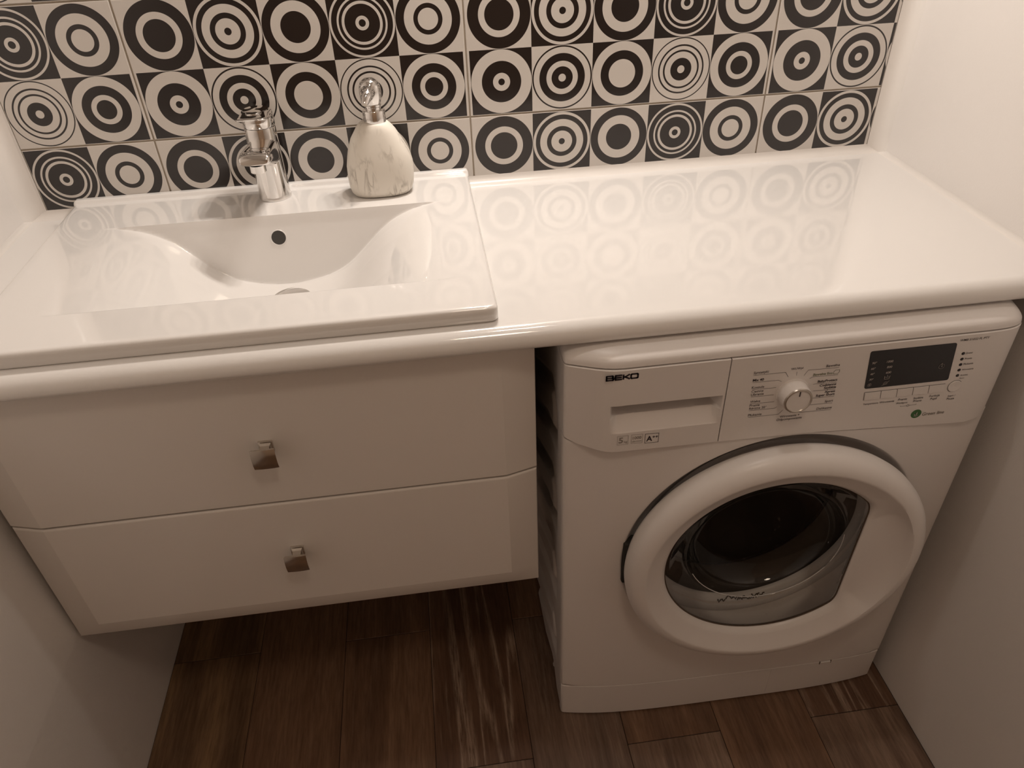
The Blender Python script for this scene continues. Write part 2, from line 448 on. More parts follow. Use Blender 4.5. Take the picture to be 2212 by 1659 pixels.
# floor: screed with planks
bm = bmesh.new(); box(bm, -0.82, 0.82, Y_FRONT - 0.08, 0.10, -0.03, -0.0015)
floor = tag(obj('floor', bm, mat('dark_joint', (0.022, 0.012, 0.008), 0.9, var=0.1), smooth=False), 'dark brown wood effect plank floor', kind='structure')
PW = 0.1760
kinds = {0: 'warm', 1: 'plain', 2: 'plain', 3: 'streak', 4: 'plain', 5: 'plain', 6: 'grey', 7: 'streak'}
random.seed(4)
for c in range(8):
    x0 = -0.7025 + c * PW; x1 = x0 + PW
    x0 = max(x0, -0.7015); x1 = min(x1, 0.7015)
    ph = -0.26 if c % 2 == 0 else -0.56
    if c == 1: ph = -0.68
    cuts = [0.01]
    y = ph
    while y < -0.02: y += 0.6
    y -= 0.6
    while y > Y_FRONT:
        cuts.append(y); y -= 0.6
    cuts.append(Y_FRONT)
    for k, (ya, yb) in enumerate(zip(cuts, cuts[1:])):
        if ya - yb < 0.01: continue
        kd = kinds[c]
        if k != (0 if c != 0 else 1): kd = random.choice(['plain', 'warm', 'grey', 'plain'])
        if c == 3 and k == 0: kd = 'streak'
        if c == 5: kd = 'grey' if k else 'plain'
        if c == 4: kd = 'grey' if k else 'plain'
        if c == 7: kd = 'streak' if k == 0 else 'grey'
        if c == 2: kd = 'plain'
        bm = bmesh.new()
        box(bm, x0 + 0.0005, x1 - 0.0005, yb + 0.0006, ya - 0.0006, -0.008, 0.0, 0.0008, 1)
        obj('plank', bm, WOOD[kd], floor, smooth=False)

# ------------------------------------------------------------------ countertop
YF, R_ = -0.4825, 0.0150
def counter():
    root_bm = bmesh.new()
    zt, zb = ZC, ZC - 0.030
    # rounded nose profile (y, z) swept over the full width
    prof = [(-0.440, zt)]
    for k in range(0, 11):
        t = PI / 2 * k / 10
        prof.append((YF + 0.0200 - 0.0200 * math.sin(t), zt - 0.0195 + 0.0195 * math.cos(t)))
    for k in range(1, 9):
        t = PI / 2 * k / 8
        prof.append((YF + 0.0090 - 0.0090 * math.cos(t), zb + 0.0100 - 0.0100 * math.sin(t)))
    prof.append((-0.440, zb))
    loft(root_bm, [[(XL1 + 0.0002, y, z) for y, z in prof], [(XR1 - 0.0002, y, z) for y, z in prof]])
    box(root_bm, XL1 + 0.0002, XR1 - 0.0002, -0.085, -0.0002, zb, zt)
    box(root_bm, XL1 + 0.0002, -0.605, -0.440, -0.085, zb, zt)
    box(root_bm, -0.045, XR1 - 0.0002, -0.440, -0.085, zb, zt)
    return obj('countertop', root_bm, M_counter, angle=40)
tag(counter(), 'long glossy white worktop with rounded front edge spanning wall to wall', 'countertop')

# ------------------------------------------------------------------ washbasin
SX0, SX1, SY0, SY1, ST = -0.652, -0.010, -0.456, -0.0005, 0.892
basin = tag(empty('washbasin', (-0.331, -0.23, ZC)), 'white ceramic rectangular washbasin with sloping scooped bowl set on the worktop', 'washbasin')
DX = [0, .02, .05, .08, .10, .12, .135, .155, .17, .20, .23, .252, .3]
DV = [.107, .1065, .102, .093, .082, .066, .0515, .0345, .0235, .0095, .0025, 0, 0]
def depth(x):
    d = abs(x + 0.315)
    s = 0; ws = 0
    for o in (-0.012, -0.006, 0, 0.006, 0.012):
        s += float(np.interp(abs(d + o), DX, DV)); ws += 1
    return s / ws
GY = [-.05, -.1165, -.119, -.1215, -.141, -.1445, -.150, -.195, -.29, -.325, -.350, -.3625, -.3675, -.371, -.374, -.4]
GV = [0, 0, .012, .06, .90, .965, .99, 1.04, .97, .86, .66, .42, .20, .05, 0, 0]
def gfun(y): return float(np.interp(-y, [-q for q in GY], GV))
GY2 = [-.05, -.1185, -.150, -.195, -.29, -.325, -.350, -.374, -.4]
GV2 = [0.99, .99, .99, 1.03, .98, .92, .84, .76, .7]
def sink_z(x, y):
    d = depth(x) * float(np.interp(-y, [-q for q in GY2], GV2))
    w = max(0.0, -0.1185 - y) * 4.1            # steep rear wall of the bowl
    k = 0.004 * min(1.0, d / 0.02) + 1e-6
    h = max(k - abs(d - w), 0) / k
    drop = min(d, w) - h * h * k * 0.25
    if w <= 0: drop = 0
    w2 = max(0.0, y + 0.3735) * 1.7           # front wall of the bowl
    k = 0.007 * min(1.0, max(drop, 1e-4) / 0.02) + 1e-6
    h = max(k - abs(drop - w2), 0) / k
    drop = min(drop, w2) - h * h * k * 0.25
    z = ST - max(drop, 0)
    # rear ledge
    if y > -0.014:
        t = min(1, (y + 0.014) / 0.006); z += 0.0065 * (t * t * (3 - 2 * t))
    return z
def washbasin():
    r = 0.006
    xs = [SX0 + r * (1 - math.cos(PI / 2 * k / 4)) for k in range(5)]
    xs += list(np.linspace(SX0 + 0.015, SX1 - 0.015, 120)) + [SX1 - r * (1 - math.cos(PI / 2 * k / 4)) for k in range(4, -1, -1)]
    ys = [SY0 + r * (1 - math.cos(PI / 2 * k / 4)) for k in range(5)] + list(np.linspace(SY0 + 0.012, -0.378, 10)) \
        + list(np.linspace(-0.3755, -0.348, 23)) + list(np.linspace(-0.344, -0.156, 50)) + list(np.linspace(-0.1535, -0.114, 38)) \
        + list(np.linspace(-0.108, -0.02, 14)) + list(np.linspace(-0.0155, -0.0065, 9)) + [-0.004, -0.0025, -0.0013, SY1]
    def edge(d):
        return 0 if d >= r else r - math.sqrt(max(0, r * r - (r - d) ** 2))
    nx, ny = len(xs), len(ys)
    verts = []; faces = []
    for y in ys:
        for x in xs:
            # plan corners rounded
            z = sink_z(x, y)
            dz = max(edge(x - SX0), edge(SX1 - x), edge(y - SY0))
            X, Y = x, y
            rc = 0.010
            for cx, sx in ((SX0 + rc, -1), (SX1 - rc, 1)):
                if (X - cx) * sx > 0 and Y < SY0 + rc:
                    dx, dy = X - cx, Y - (SY0 + rc)
                    m = max(abs(dx), abs(dy)); l = math.hypot(dx, dy)
                    if l > 1e-9:
                        X, Y = cx + dx * m / l, SY0 + rc + dy * m / l
            verts.append((X, Y, z - dz))
    for j in range(ny - 1):
        for i in range(nx - 1):
            a = j * nx + i
            faces.append((a, a + 1, a + nx + 1, a + nx))
    # skirt down to the worktop
    def ring():
        L = [i for i in range(nx)] + [j * nx + nx - 1 for j in range(1, ny)] + [(ny - 1) * nx + i for i in range(nx - 2, -1, -1)] + [j * nx for j in range(ny - 2, 0, -1)]
        return L
    L = ring(); base = len(verts)
    cxm, cym = (SX0 + SX1) / 2, (SY0 + SY1) / 2
    for idx in L:
        x, y, z = verts[idx]
        verts.append((x, y, ZC + 0.0035))
    b2 = len(verts)
    for idx in L:
        x, y, z = verts[idx]
        ins = 0.0025
        X = x + ins if x < SX0 + 0.01 else (x - ins if x > SX1 - 0.01 else x)
        Y = y + ins if y < SY0 + 0.01 else y
        verts.append((X, Y, ZC + 0.0002))
    m = len(L)
    for k in range(m):
        j = (k + 1) % m
        faces.append((L[k], base + k, base + j, L[j]))
        faces.append((base + k, b2 + k, b2 + j, base + j))
    return from_data('basin_body', verts, faces, M_ceramic, basin, angle=50)
washbasin()
# overflow on the rear wall of the bowl
oy = -0.1268; oz = sink_z(-0.319, oy)
nrm = Vector((0, -(sink_z(-0.319, oy + 0.001) - sink_z(-0.319, oy - 0.001)), 0.002)).normalized()
def oriented(bm, mtx):
    bmesh.ops.transform(bm, matrix=mtx, verts=bm.verts)
q = nrm.to_track_quat('Z', 'Y').to_matrix().to_4x4()
bm = bmesh.new(); lathe(bm, [(0.0125, -0.004), (0.0125, 0.0004), (0.0117, 0.0008), (0.0110, 0.0004), (0.0105, -0.003)], n=40)
oriented(bm, Matrix.Translation(Vector((-0.319, oy, oz))) @ q)
ov = obj('overflow', bm, M_ceramic, basin)
bm = bmesh.new(); lathe(bm, [(0.0108, -0.0005), (0.0108, 0.00055)], n=40)
oriented(bm, Matrix.Translation(Vector((-0.319, oy, oz))) @ q)
obj('opening', bm, M_drainhole, ov)  # dark disc painting the shade of the hole, no cavity behind
# drain
bm = bmesh.new(); dz = sink_z(-0.315, -0.190)
lathe(bm, [(0.034, -0.012), (0.034, 0.0012), (0.0325, 0.0022), (0.0295, 0.0012), (0.029, -0.002), (0.0275, -0.002), (0.0272, 0.003), (0.025, 0.0045), (0.0, 0.006)], (-0.305, -0.190, dz + 0.001), n=48, close_top=False)
obj('drain_plug', bm, M_chrome, basin)

# ------------------------------------------------------------------ faucet
FX, FY = -0.3265, -0.041
fau = tag(empty('faucet', (FX, FY, ST)), 'chrome single lever mixer tap standing on the rear ledge of the basin', 'faucet')
bm = bmesh.new()
lathe(bm, [(0.0255, 0.0), (0.0258, 0.002), (0.0245, 0.006), (0.0240, 0.05), (0.0235, 0.11), (0.0228, 0.1125)], (FX, FY, ST + 0.0003), n=64)
obj('tap_body', bm, M_chrome, fau)
# spout: rounded flat section lofted forward
bm = bmesh.new(); loops = []
def sect(cx, cy, cz, w, h, tilt, n=28, p=2.8):
    L = []
    for k in range(n):
        a = 2 * PI * k / n
        u = math.copysign(abs(math.cos(a)) ** (2 / p), math.cos(a)) * w
        v = math.copysign(abs(math.sin(a)) ** (2 / p), math.sin(a)) * h
        L.append((cx + u, cy - v * math.sin(tilt), cz + v * math.cos(tilt)))
    return L
path = [(-0.045, 0.968, .0212, .022, -.10), (-0.070, 0.971, .0215, .019, -.10), (-0.095, 0.977, .0220, .0150, -.12), (-0.118, 0.9820, .0226, .0115, -.15),
        (-0.130, 0.9838, .0226, .0095, -.25), (-0.1365, 0.984, .0218, .0072, -.35), (-0.1395, 0.9835, .0195, .0045, -.4)]
for y, z, w, h, t in path: loops.append(sect(FX + 0.0010, y, z, w, h, t, p=3.6))
loft(bm, loops)
obj('spout', bm, M_chrome, fau, angle=50)
bm = bmesh.new(); lathe(bm, [(0.0115, 0.010), (0.0115, 0.0), (0.0105, -0.001), (0.0085, 0.0), (0.008, 0.004)], (FX + 0.0010, -0.1225, 0.9635), n=32, close_bot=False)
obj('aerator', bm, M_chrome, fau)
# handle: cap plus forward paddle
bm = bmesh.new()
lathe(bm, [(0.0232, 0.0), (0.0240, 0.0015), (0.0238, 0.012), (0.0225, 0.020), (0.0190, 0.0245), (0.0, 0.0265)], (FX, FY, 1.0055), n=64, close_top=False)
hd = obj('handle', bm, M_chrome, fau)
bm = bmesh.new(); loops = []
for y, z, w, h in ((-0.018, 1.0235, .0150, .0020), (-0.026, 1.0245, .0205, .0040), (-0.040, 1.0250, .0236, .0062), (-0.056, 1.0240, .0236, .0066), (-0.070, 1.0250, .0230, .0052),
                   (-0.084, 1.0275, .0232, .0034), (-0.092, 1.0290, .0222, .0026), (-0.097, 1.0298, .0180, .0018), (-0.0995, 1.0302, .0100, .0010)):
    loops.append(sect(FX, y, z, w, h, 0.12, p=2.4))
loft(bm, loops)
obj('lever', bm, M_chrome, hd, angle=50)
bm = bmesh.new(); lathe(bm, [(0.0115, 0.0), (0.0118, 0.0018), (0.0108, 0.0026), (0.0, 0.0020)], (FX, -0.062, 1.0292), n=40, close_top=False)
obj('cap', bm, M_chrome, hd)

# ------------------------------------------------------------------ soap dispenser
DXc, DYc = -0.1535, -0.060
dis = tag(empty('soap_dispenser', (DXc, DYc, ST)), 'cream veined ceramic soap dispenser with chrome pump on the rear ledge of the basin', 'soap dispenser')
bm = bmesh.new(); loops = []
for h, w, d, s in ((0, .041, .024, 0), (.0015, .0445, .0275, 0), (.006, .0480, .0305, 0), (.015, .0502, .0325, 0), (.030, .0508, .0330, 0), (.048, .0500, .0325, 0), (.062, .0470, .0310, 0),
                (.075, .0425, .0290, -.001), (.088, .0370, .0262, -.001), (.098, .0315, .0240, 0), (.105, .0270, .0222, .0), (.110, .0225, .0200, .0), (.1125, .0190, .0180, 0), (.1130, .0150, .0150, 0)):
    loops.append([(DXc + s + math.copysign(abs(math.cos(a)) ** (2 / 2.5), math.cos(a)) * w + (0.004 * math.sin(h * 28) if math.cos(a) > 0.3 else 0),
                   DYc + math.copysign(abs(math.sin(a)) ** (2 / 2.5), math.sin(a)) * d, ST + 0.0003 + h) for a in [2 * PI * k / 56 for k in range(56)]])
loft(bm, loops)
obj('bottle', bm, M_bottle, dis, angle=60)
cx, cy = DXc + 0.0035, DYc
bm = bmesh.new(); lathe(bm, [(0.0170, 0.0), (0.0172, 0.002), (0.0172, 0.0165), (0.0162, 0.0180), (0.0125, 0.0185)], (cx, cy, ST + 0.1125), n=48)
obj('collar', bm, M_chrome, dis)
bm = bmesh.new(); lathe(bm, [(0.0118, 0.0), (0.0118, 0.0040), (0.0128, 0.0050), (0.0128, 0.0075), (0.0115, 0.0085)], (cx, cy, ST + 0.1308), n=40)
obj('pump_stem', bm, M_chrome, dis)
bm = bmesh.new()
lathe(bm, [(0.0125, 0.0), (0.0145, 0.003), (0.0160, 0.010), (0.0166, 0.018), (0.0158, 0.026), (0.0130, 0.0325), (0.0080, 0.0365), (0.0, 0.038)], (cx - 0.0012, cy, ST + 0.1385), n=48, close_top=False)
hd = obj('pump_head', bm, M_chrome, dis)
bm = bmesh.new()
tube(bm, [(cx - 0.003, cy - 0.004, 1.050), (cx - 0.005, cy - 0.018, 1.049), (cx - 0.008, cy - 0.030, 1.045), (cx - 0.010, cy - 0.036, 1.040)], [0.0125, 0.0105, 0.0075, 0.0045], n=24)
obj('nozzle', bm, M_chrome, hd)

# ------------------------------------------------------------------ vanity cabinet
CX0, CX1, CYB, CYF = -0.6965, 0.0348, -0.0025, -0.4280
vc = tag(empty('vanity_cabinet', (-0.33, -0.2, 0.359)), 'white lacquered wall hung vanity with two drawers under the basin', 'cabinet')
bm = bmesh.new()
zt = ZC - 0.0304; t = 0.016
box(bm, CX0, CX0 + t, CYF, CYB, 0.362, zt, 0.0008, 1)
box(bm, CX1 - t, CX1, CYF, CYB, 0.362, zt, 0.0008, 1)
box(bm, CX0 + t, CX1 - t, CYF + 0.003, CYB, 0.362, 0.378, 0)
box(bm, CX0 + t, CX1 - t, CYB - 0.008, CYB, 0.378, 0.700, 0)
obj('cabinet_body', bm, M_lacquer, vc, smooth=False)
def drawer_front(z0, z1, bev_bottom, off):
    """raised centre, chamfered borders at the sides (and bottom)"""
    yb, ye, yc = CYF - 0.001, -0.4455, -0.4580
    bw = 0.0455; r = 0.0022
    x0, x1 = CX0, CX1
    xs = [(x0, 0.0), (x0 + bw, 1.0), (x1 - bw, 1.0), (x1, 0.0)]
    zs = [(z0, 0.0 if bev_bottom else 1.0), (z0 + 0.040, 1.0), (z1, 1.0)]
    bm = bmesh.new()
    grid = [[bm.verts.new((x, ye + (yc - ye) * min(fx, fz), z)) for x, fx in xs] for z, fz in zs]
    for j in range(len(zs) - 1):
        for i in range(3):
            bm.faces.new((grid[j][i], grid[j][i + 1], grid[j + 1][i + 1], grid[j + 1][i]))
    # sides
    loopv = grid[0] + [grid[j][3] for j in range(1, len(zs))] + grid[-1][-2::-1] + [grid[j][0] for j in range(len(zs) - 2, 0, -1)]
    bk = [bm.verts.new((v.co.x, yb, v.co.z)) for v in loopv]
    m = len(loopv)
    rim = []
    for k in range(m):
        j = (k + 1) % m
        bm.faces.new((loopv[k], bk[k], bk[j], loopv[j]))
    bm.faces.new(bk)
    bmesh.ops.recalc_face_normals(bm, faces=bm.faces)
    es = [e for e in bm.edges if e.verts[0] in loopv and e.verts[1] in loopv and len(e.link_faces) == 2
          and e.calc_face_angle() > math.radians(50)]
    bmesh.ops.bevel(bm, geom=es, offset=off, segments=3, affect='EDGES', profile=0.5)
    return obj('drawer', bm, M_lacquer, vc, angle=12)
def knob(parent, x, z, zp):
    y0 = -0.4582
    bm = bmesh.new()
    box(bm, x - 0.0095, x + 0.0095, y0 - 0.0035, y0 + 0.0015, zp - 0.0095, zp + 0.0095, 0.001, 2)   # back plate
    # waisted square stem
    loops = []
    for yy, h in ((0.0035, .0080), (0.0065, .0062), (0.014, .0058), (0.019, .0078)):
        loops.append([(x + u * h, y0 - yy, (zp * (1 - yy / 0.026) + z * yy / 0.026) + v * h) for u, v in ((-1, -1), (1, -1), (1, 1), (-1, 1))])
    loft(bm, loops)
    # dished square face
    w = 0.0158; n = 12
    front = []
    for j in range(n + 1):
        row = []
        for i in range(n + 1):
            u, v = -1 + 2 * i / n, -1 + 2 * j / n
            row.append(bm.verts.new((x + u * w, y0 - 0.0245 - 0.0022 * (1 - v * v) * 1.0 + 0.0009 * u * u, z + v * w)))
        front.append(row)
    for j in range(n):
        for i in range(n):
            bm.faces.new((front[j][i], front[j][i + 1], front[j + 1][i + 1], front[j + 1][i]))
    L = front[0] + [front[j][n] for j in range(1, n + 1)] + front[n][-2::-1] + [front[j][0] for j in range(n - 1, 0, -1)]
    bk = [bm.verts.new((v.co.x * 1.0 - (v.co.x - x) * 0.10, y0 - 0.0195, v.co.z - (v.co.z - z) * 0.10)) for v in L]
    for k in range(len(L)):
        j = (k + 1) % len(L)
        bm.faces.new((L[k], bk[k], bk[j], L[j]))
    bm.faces.new(bk)
    return obj('knob', bm, M_knob, parent, angle=25)
d1 = drawer_front(0.6125, ZC - 0.0318, False, 0.0016)
d2 = drawer_front(0.3590, 0.6090, True, 0.0034)
d1['label'] = 'upper drawer front'; d2['label'] = 'lower drawer front'
knob(d1, -0.3265, 0.7130, 0.7160); knob(d2, -0.3270, 0.5075, 0.5110)

# ------------------------------------------------------------------ washing machine
WX0, WX1 = 0.0665, 0.6770
wm = tag(empty('washing_machine', (0.372, -0.25, 0.0)), 'white front loading washing machine with round door standing under the right end of the worktop', 'washing machine')
PX = [WX0, 0.0672, 0.0690, 0.0730, 0.085, 0.104, 0.115, 0.126, 0.138, 0.25, 0.40, 0.55, 0.620, 0.640, 0.652, 0.662, 0.670, 0.6745, 0.6762, WX1]
PY = [-.478, -.4815, -.4840, -.4862, -.4915, -.4998, -.5035, -.5058, -.5070, -.5070, -.5070, -.5070, -.5070, -.5062, -.5048, -.5020, -.4975, -.4930, -.4900, -.486]
def yf_panel(x): return float(np.interp(x, PX, PY))
def yf_low(x):
    u = (x - 0.385) / 0.305
    y = -0.5045 + 0.0150 * u ** 4 + (-0.003) * u
    d = min(x - WX0, WX1 - x)
    r = 0.005
    if d < r: y += r - math.sqrt(max(0, r * r - (r - d) ** 2))
    return y
def slab(bm, xs, zb, zt, yf, depth_=0.014, nz=2, disp=None, r=0.0016):
    """bowed front slab; zb/zt functions or numbers; rounded top/bottom lips"""
    fz = lambda f, x: f(x) if callable(f) else f
    rows = []
    ts = [0.0] + [k / nz for k in range(nz + 1)] + [1.0]
    for q, t in enumerate(ts):
        row = []
        for x in xs:
            z0, z1 = fz(zb, x), fz(zt, x)
            if q == 0: z, y = z0, yf(x) + r
            elif q == len(ts) - 1: z, y = z1, yf(x) + r
            else:
                z = (z0 + r * 0.7) + (z1 - z0 - 1.4 * r) * t
                y = yf(x)
                if disp: y += disp(x, z)
            row.append(bm.verts.new((x, y, z)))
        rows.append(row)
    bot = [bm.verts.new((x, yf(x) + depth_, fz(zb, x))) for x in xs]
    top = [bm.verts.new((x, yf(x) + depth_, fz(zt, x))) for x in xs]
    allr = [bot] + rows + [top]
    for a, b in zip(allr, allr[1:]):
        for i in range(len(xs) - 1):
            bm.faces.new((a[i], a[i + 1], b[i + 1], b[i]))
    for i in range(len(xs) - 1):
        bm.faces.new((bot[i], top[i], top[i + 1], bot[i + 1]))
    bm.faces.new([r_[0] for r_ in allr]); bm.faces.new([r_[-1] for r_ in allr][::-1])

def xs_between(a, b, base=None, n=14):
    s = set([a, b] + [x for x in PX if a < x < b] + [a + (b - a) * k / n for k in range(n + 1)])
    out = sorted(s); res = [out[0]]
    for x in out[1:]:
        if x - res[-1] > 1e-5: res.append(x)
    return res

# body shell: left side with pressed ribs, right side, back, top
bm = bmesh.new()
def side_panel(xf, sgn):
    # grid in (y, z); x displaced by ribs pressed into the sheet
    ys = np.linspace(-0.475, -0.03, 90); zs = np.linspace(0.012, 0.812, 150)
    def rib(y, z):
        # slanted ribs that end in a short upright near the front edge
        d = 1.0
        for k in range(5):
            z0 = 0.775 - k * 0.172          # where the rib meets the upright (top)
            pts = [(-0.12, z0 - 0.19), (-0.392, z0 - 0.055), (-0.418, z0 - 0.085), (-0.418, z0 - 0.125)]
            pts2 = [(-0.10, z0 - 0.285), (-0.360, z0 - 0.150), (-0.418, z0 - 0.140)]
            for P in (pts, pts2):
                for (ya, za), (yb, zb) in zip(P, P[1:]):
                    vy, vz = yb - ya, zb - za
                    t = max(0, min(1, ((y - ya) * vy + (z - za) * vz) / (vy * vy + vz * vz)))
                    dd = math.hypot(y - ya - t * vy, z - za - t * vz)
                    d = min(d, dd)
        return d
    G = []
    for z in zs:
        row = []
        for y in ys:
            d = rib(y, z)
            k = min(1, max(0, 1.5 - d / 0.012))
            row.append(bm.verts.new((xf + sgn * 0.0085 * (k * k * (3 - 2 * k)), y, z)))
        G.append(row)
    for j in range(len(zs) - 1):
        for i in range(len(ys) - 1):
            bm.faces.new((G[j][i], G[j][i + 1], G[j + 1][i + 1], G[j + 1][i]))
side_panel(WX0 + 0.0005, 1)
bmesh.ops.recalc_face_normals(bm, faces=bm.faces)
side = obj('side_panel', bm, M_enamel, wm, angle=80)
side['label'] = 'left side panel with pressed slanting ribs'
bm = bmesh.new()
box(bm, WX1 - 0.003, WX1 - 0.0005, -0.480, -0.03, 0.012, 0.812)
box(bm, WX0 + 0.008, WX1 - 0.003, -0.032, -0.030, 0.012, 0.812)
box(bm, WX0 + 0.008, WX1 - 0.003, -0.470, -0.032, 0.012, 0.020)
box(bm, WX0 + 0.008, WX1 - 0.003, -0.470, -0.032, 0.806, 0.812)
box(bm, WX0 + 0.0008, WX0 + 0.003, -0.4800, -0.470, 0.012, 0.812)
obj('body_shell', bm, M_enamel, wm, smooth=False)
for fx in (0.11, 0.64):
    for fy in (-0.42, -0.08):
        bm = bmesh.new(); lathe(bm, [(0.018, 0.0), (0.020, 0.003), (0.014, 0.008), (0.014, 0.014)], (fx, fy, 0.0002), n=20)
        obj('foot', bm, M_dark, wm)

# top cap
SEAM = 0.8155
bm = bmesh.new()
xs = xs_between(WX0, WX1)
caploops = []
for x in xs:
    yf = yf_panel(x) + 0.0003
    e = min(x - WX0, WX1 - x); rr = 0.020
    drop = 0 if e >= rr else rr - math.sqrt(max(0, rr * rr - (rr - e) ** 2))
    drop *= 0.55
    L = [(x, -0.03, SEAM), (x, yf + 0.02, SEAM), (x, yf + 0.0022, SEAM), (x, yf + 0.0012, SEAM + 0.0010), (x, yf + 0.0018, SEAM + 0.004 - drop * .2)]
    for k in range(1, 11):
        t = PI / 2 * k / 10
        L.append((x, yf + 0.050 - 0.0482 * math.cos(t), SEAM + 0.004 + (0.0195 - drop) * math.sin(t) - drop * .2))
    L.append((x, -0.03, SEAM + 0.0240 - drop * 1.2))
    caploops.append(L)
loft(bm, caploops)
obj('top_cover', bm, M_plastic, wm, angle=40)

# control panel: detergent drawer (left) and fascia (right)
def z_pb(x):        # lower edge of the panel
    return float(np.interp(x, [WX0, 0.085, 0.122, 0.30, 0.41, 0.64, 0.662, WX1], [0.6950, 0.6870, 0.6790, 0.6765, 0.6740, 0.6600, 0.6640, 0.6755]))
def z_pt(x): return SEAM - 0.0014
def slot(x, z):
    # handle scoop: steep shadowed upper lip, long lit lower slope
    if not (0.122 < x < 0.274 and 0.709 < z < 0.7585): return 0
    ex = min(1, max(0, (x - 0.1245) / 0.009)) * min(1, max(0, (0.2715 - x) / 0.009))
    d = float(np.interp(z, [0.7115, 0.7125, 0.7345, 0.7365, 0.7555, 0.7575], [0, 0.001, 0.0125, 0.034, 0.036, 0.0]))
    return d * ex
xs = xs_between(WX0, 0.2747, n=70)
bm = bmesh.new(); slab(bm, xs, z_pb, z_pt, yf_panel, 0.042, nz=170, disp=slot, r=0.0010)
dd = obj('detergent_drawer', bm, M_plastic, wm, angle=28)
bm = bmesh.new(); slab(bm, xs_between(0.2762, WX1), z_pb, z_pt, yf_panel, 0.014, nz=2, r=0.0010)
pan = obj('control_panel', bm, M_plastic, wm, angle=30)
bm = bmesh.new(); slab(bm, xs_between(WX0 + 0.003, WX1 - 0.003), 0.650, 0.818, lambda x: yf_panel(x) + 0.044, 0.003)
obj('inner_frame', bm, M_dark, wm)

YP = -0.5070
# display
def rounded_poly(bm, pts, y, r, dep, n=5):
    P = [Vector((p[0], p[1])) for p in pts]; out = []
    m = len(P)
    for i in range(m):
        a, b, c = P[i - 1], P[i], P[(i + 1) % m]
        u = (a - b).normalized(); v = (c - b).normalized()
        for k in range(n + 1):
            t = k / n
            q = (b + u * r) * (1 - t) ** 2 + b * 2 * t * (1 - t) + (b + v * r) * t * t
            out.append(q)
    loft(bm, [[(q.x, y + dep, q.y) for q in out], [(q.x, y, q.y) for q in out]])
bm = bmesh.new(); rounded_poly(bm, [(0.4612, 0.8035), (0.4680, 0.7424), (0.5868, 0.7422), (0.5794, 0.8030)], YP - 0.0005, 0.0035, 0.004)
dsp = obj('display', bm, M_display, pan, smooth=False)

# lettering --------------------------------------------------------
DIAL_TEXT = [('Syntetyki', 0, 0.3078, 0.7871, 0.0199), ('Mix 40', 1, 0.3085, 0.7752, 0.0148), ('Koszule', 0, 0.3092, 0.7634, 0.0165), ('Ciemne', 0, 0.3097, 0.7568, 0.0162), ('Ubrania', 0, 0.31, 0.7516, 0.0172), ('Wełna', 0, 0.3107, 0.74, 0.0138), ('Pranie', 0, 0.3111, 0.7333, 0.0137), ('Ręczne 20°', 0, 0.3113, 0.7283, 0.0237), ('Płukanie', 0, 0.3116, 0.7168, 0.0186), ('Wł./Wył', 0, 0.3576, 0.7872, 0.0164), ('Bawełna', 0, 0.4051, 0.7858, 0.0185), ('Bawełna Eco', 2, 0.3901, 0.7738, 0.0264), ('BabyProtect', 1, 0.3988, 0.7617, 0.027), ('Codzienne', 1, 0.403, 0.7548, 0.0229), ('Szybkie', 1, 0.41, 0.7498, 0.0167), ('Xpress', 1, 0.4125, 0.7431, 0.0145), ('Super Short', 1, 0.4014, 0.738, 0.0262), ('Sport', 0, 0.4164, 0.7267, 0.0117), ('Delikatne', 0, 0.4075, 0.7148, 0.0214), ('Wirowanie +', 0, 0.3571, 0.7082, 0.0277), ('Odpompowanie', 0, 0.3535, 0.7029, 0.0357)]
DIAL_LINES = [[(0.3082, 0.7851), (0.351, 0.7845), (0.356, 0.7766)], [(0.3088, 0.7734), (0.3435, 0.773), (0.348, 0.7701)], [(0.3099, 0.7618), (0.3425, 0.7611)], [(0.3104, 0.7498), (0.3415, 0.7494)], [(0.311, 0.7383), (0.3419, 0.7375), (0.3442, 0.738)], [(0.3116, 0.7267), (0.3466, 0.726), (0.3501, 0.7284)], [(0.312, 0.7152), (0.3542, 0.7147), (0.3595, 0.7216)], [(0.3663, 0.7836), (0.3669, 0.7776)], [(0.4233, 0.7833), (0.3814, 0.7841), (0.3773, 0.7762)], [(0.4247, 0.7714), (0.3903, 0.7723), (0.3865, 0.77)], [(0.4255, 0.7591), (0.3968, 0.7602), (0.3935, 0.7596)], [(0.4265, 0.7477), (0.3959, 0.7484)], [(0.4275, 0.7358), (0.3968, 0.7362)], [(0.4276, 0.7243), (0.3922, 0.7254)], [(0.4286, 0.7126), (0.3842, 0.7139), (0.3819, 0.7187)], [(0.3705, 0.7201), (0.3706, 0.7149)]]
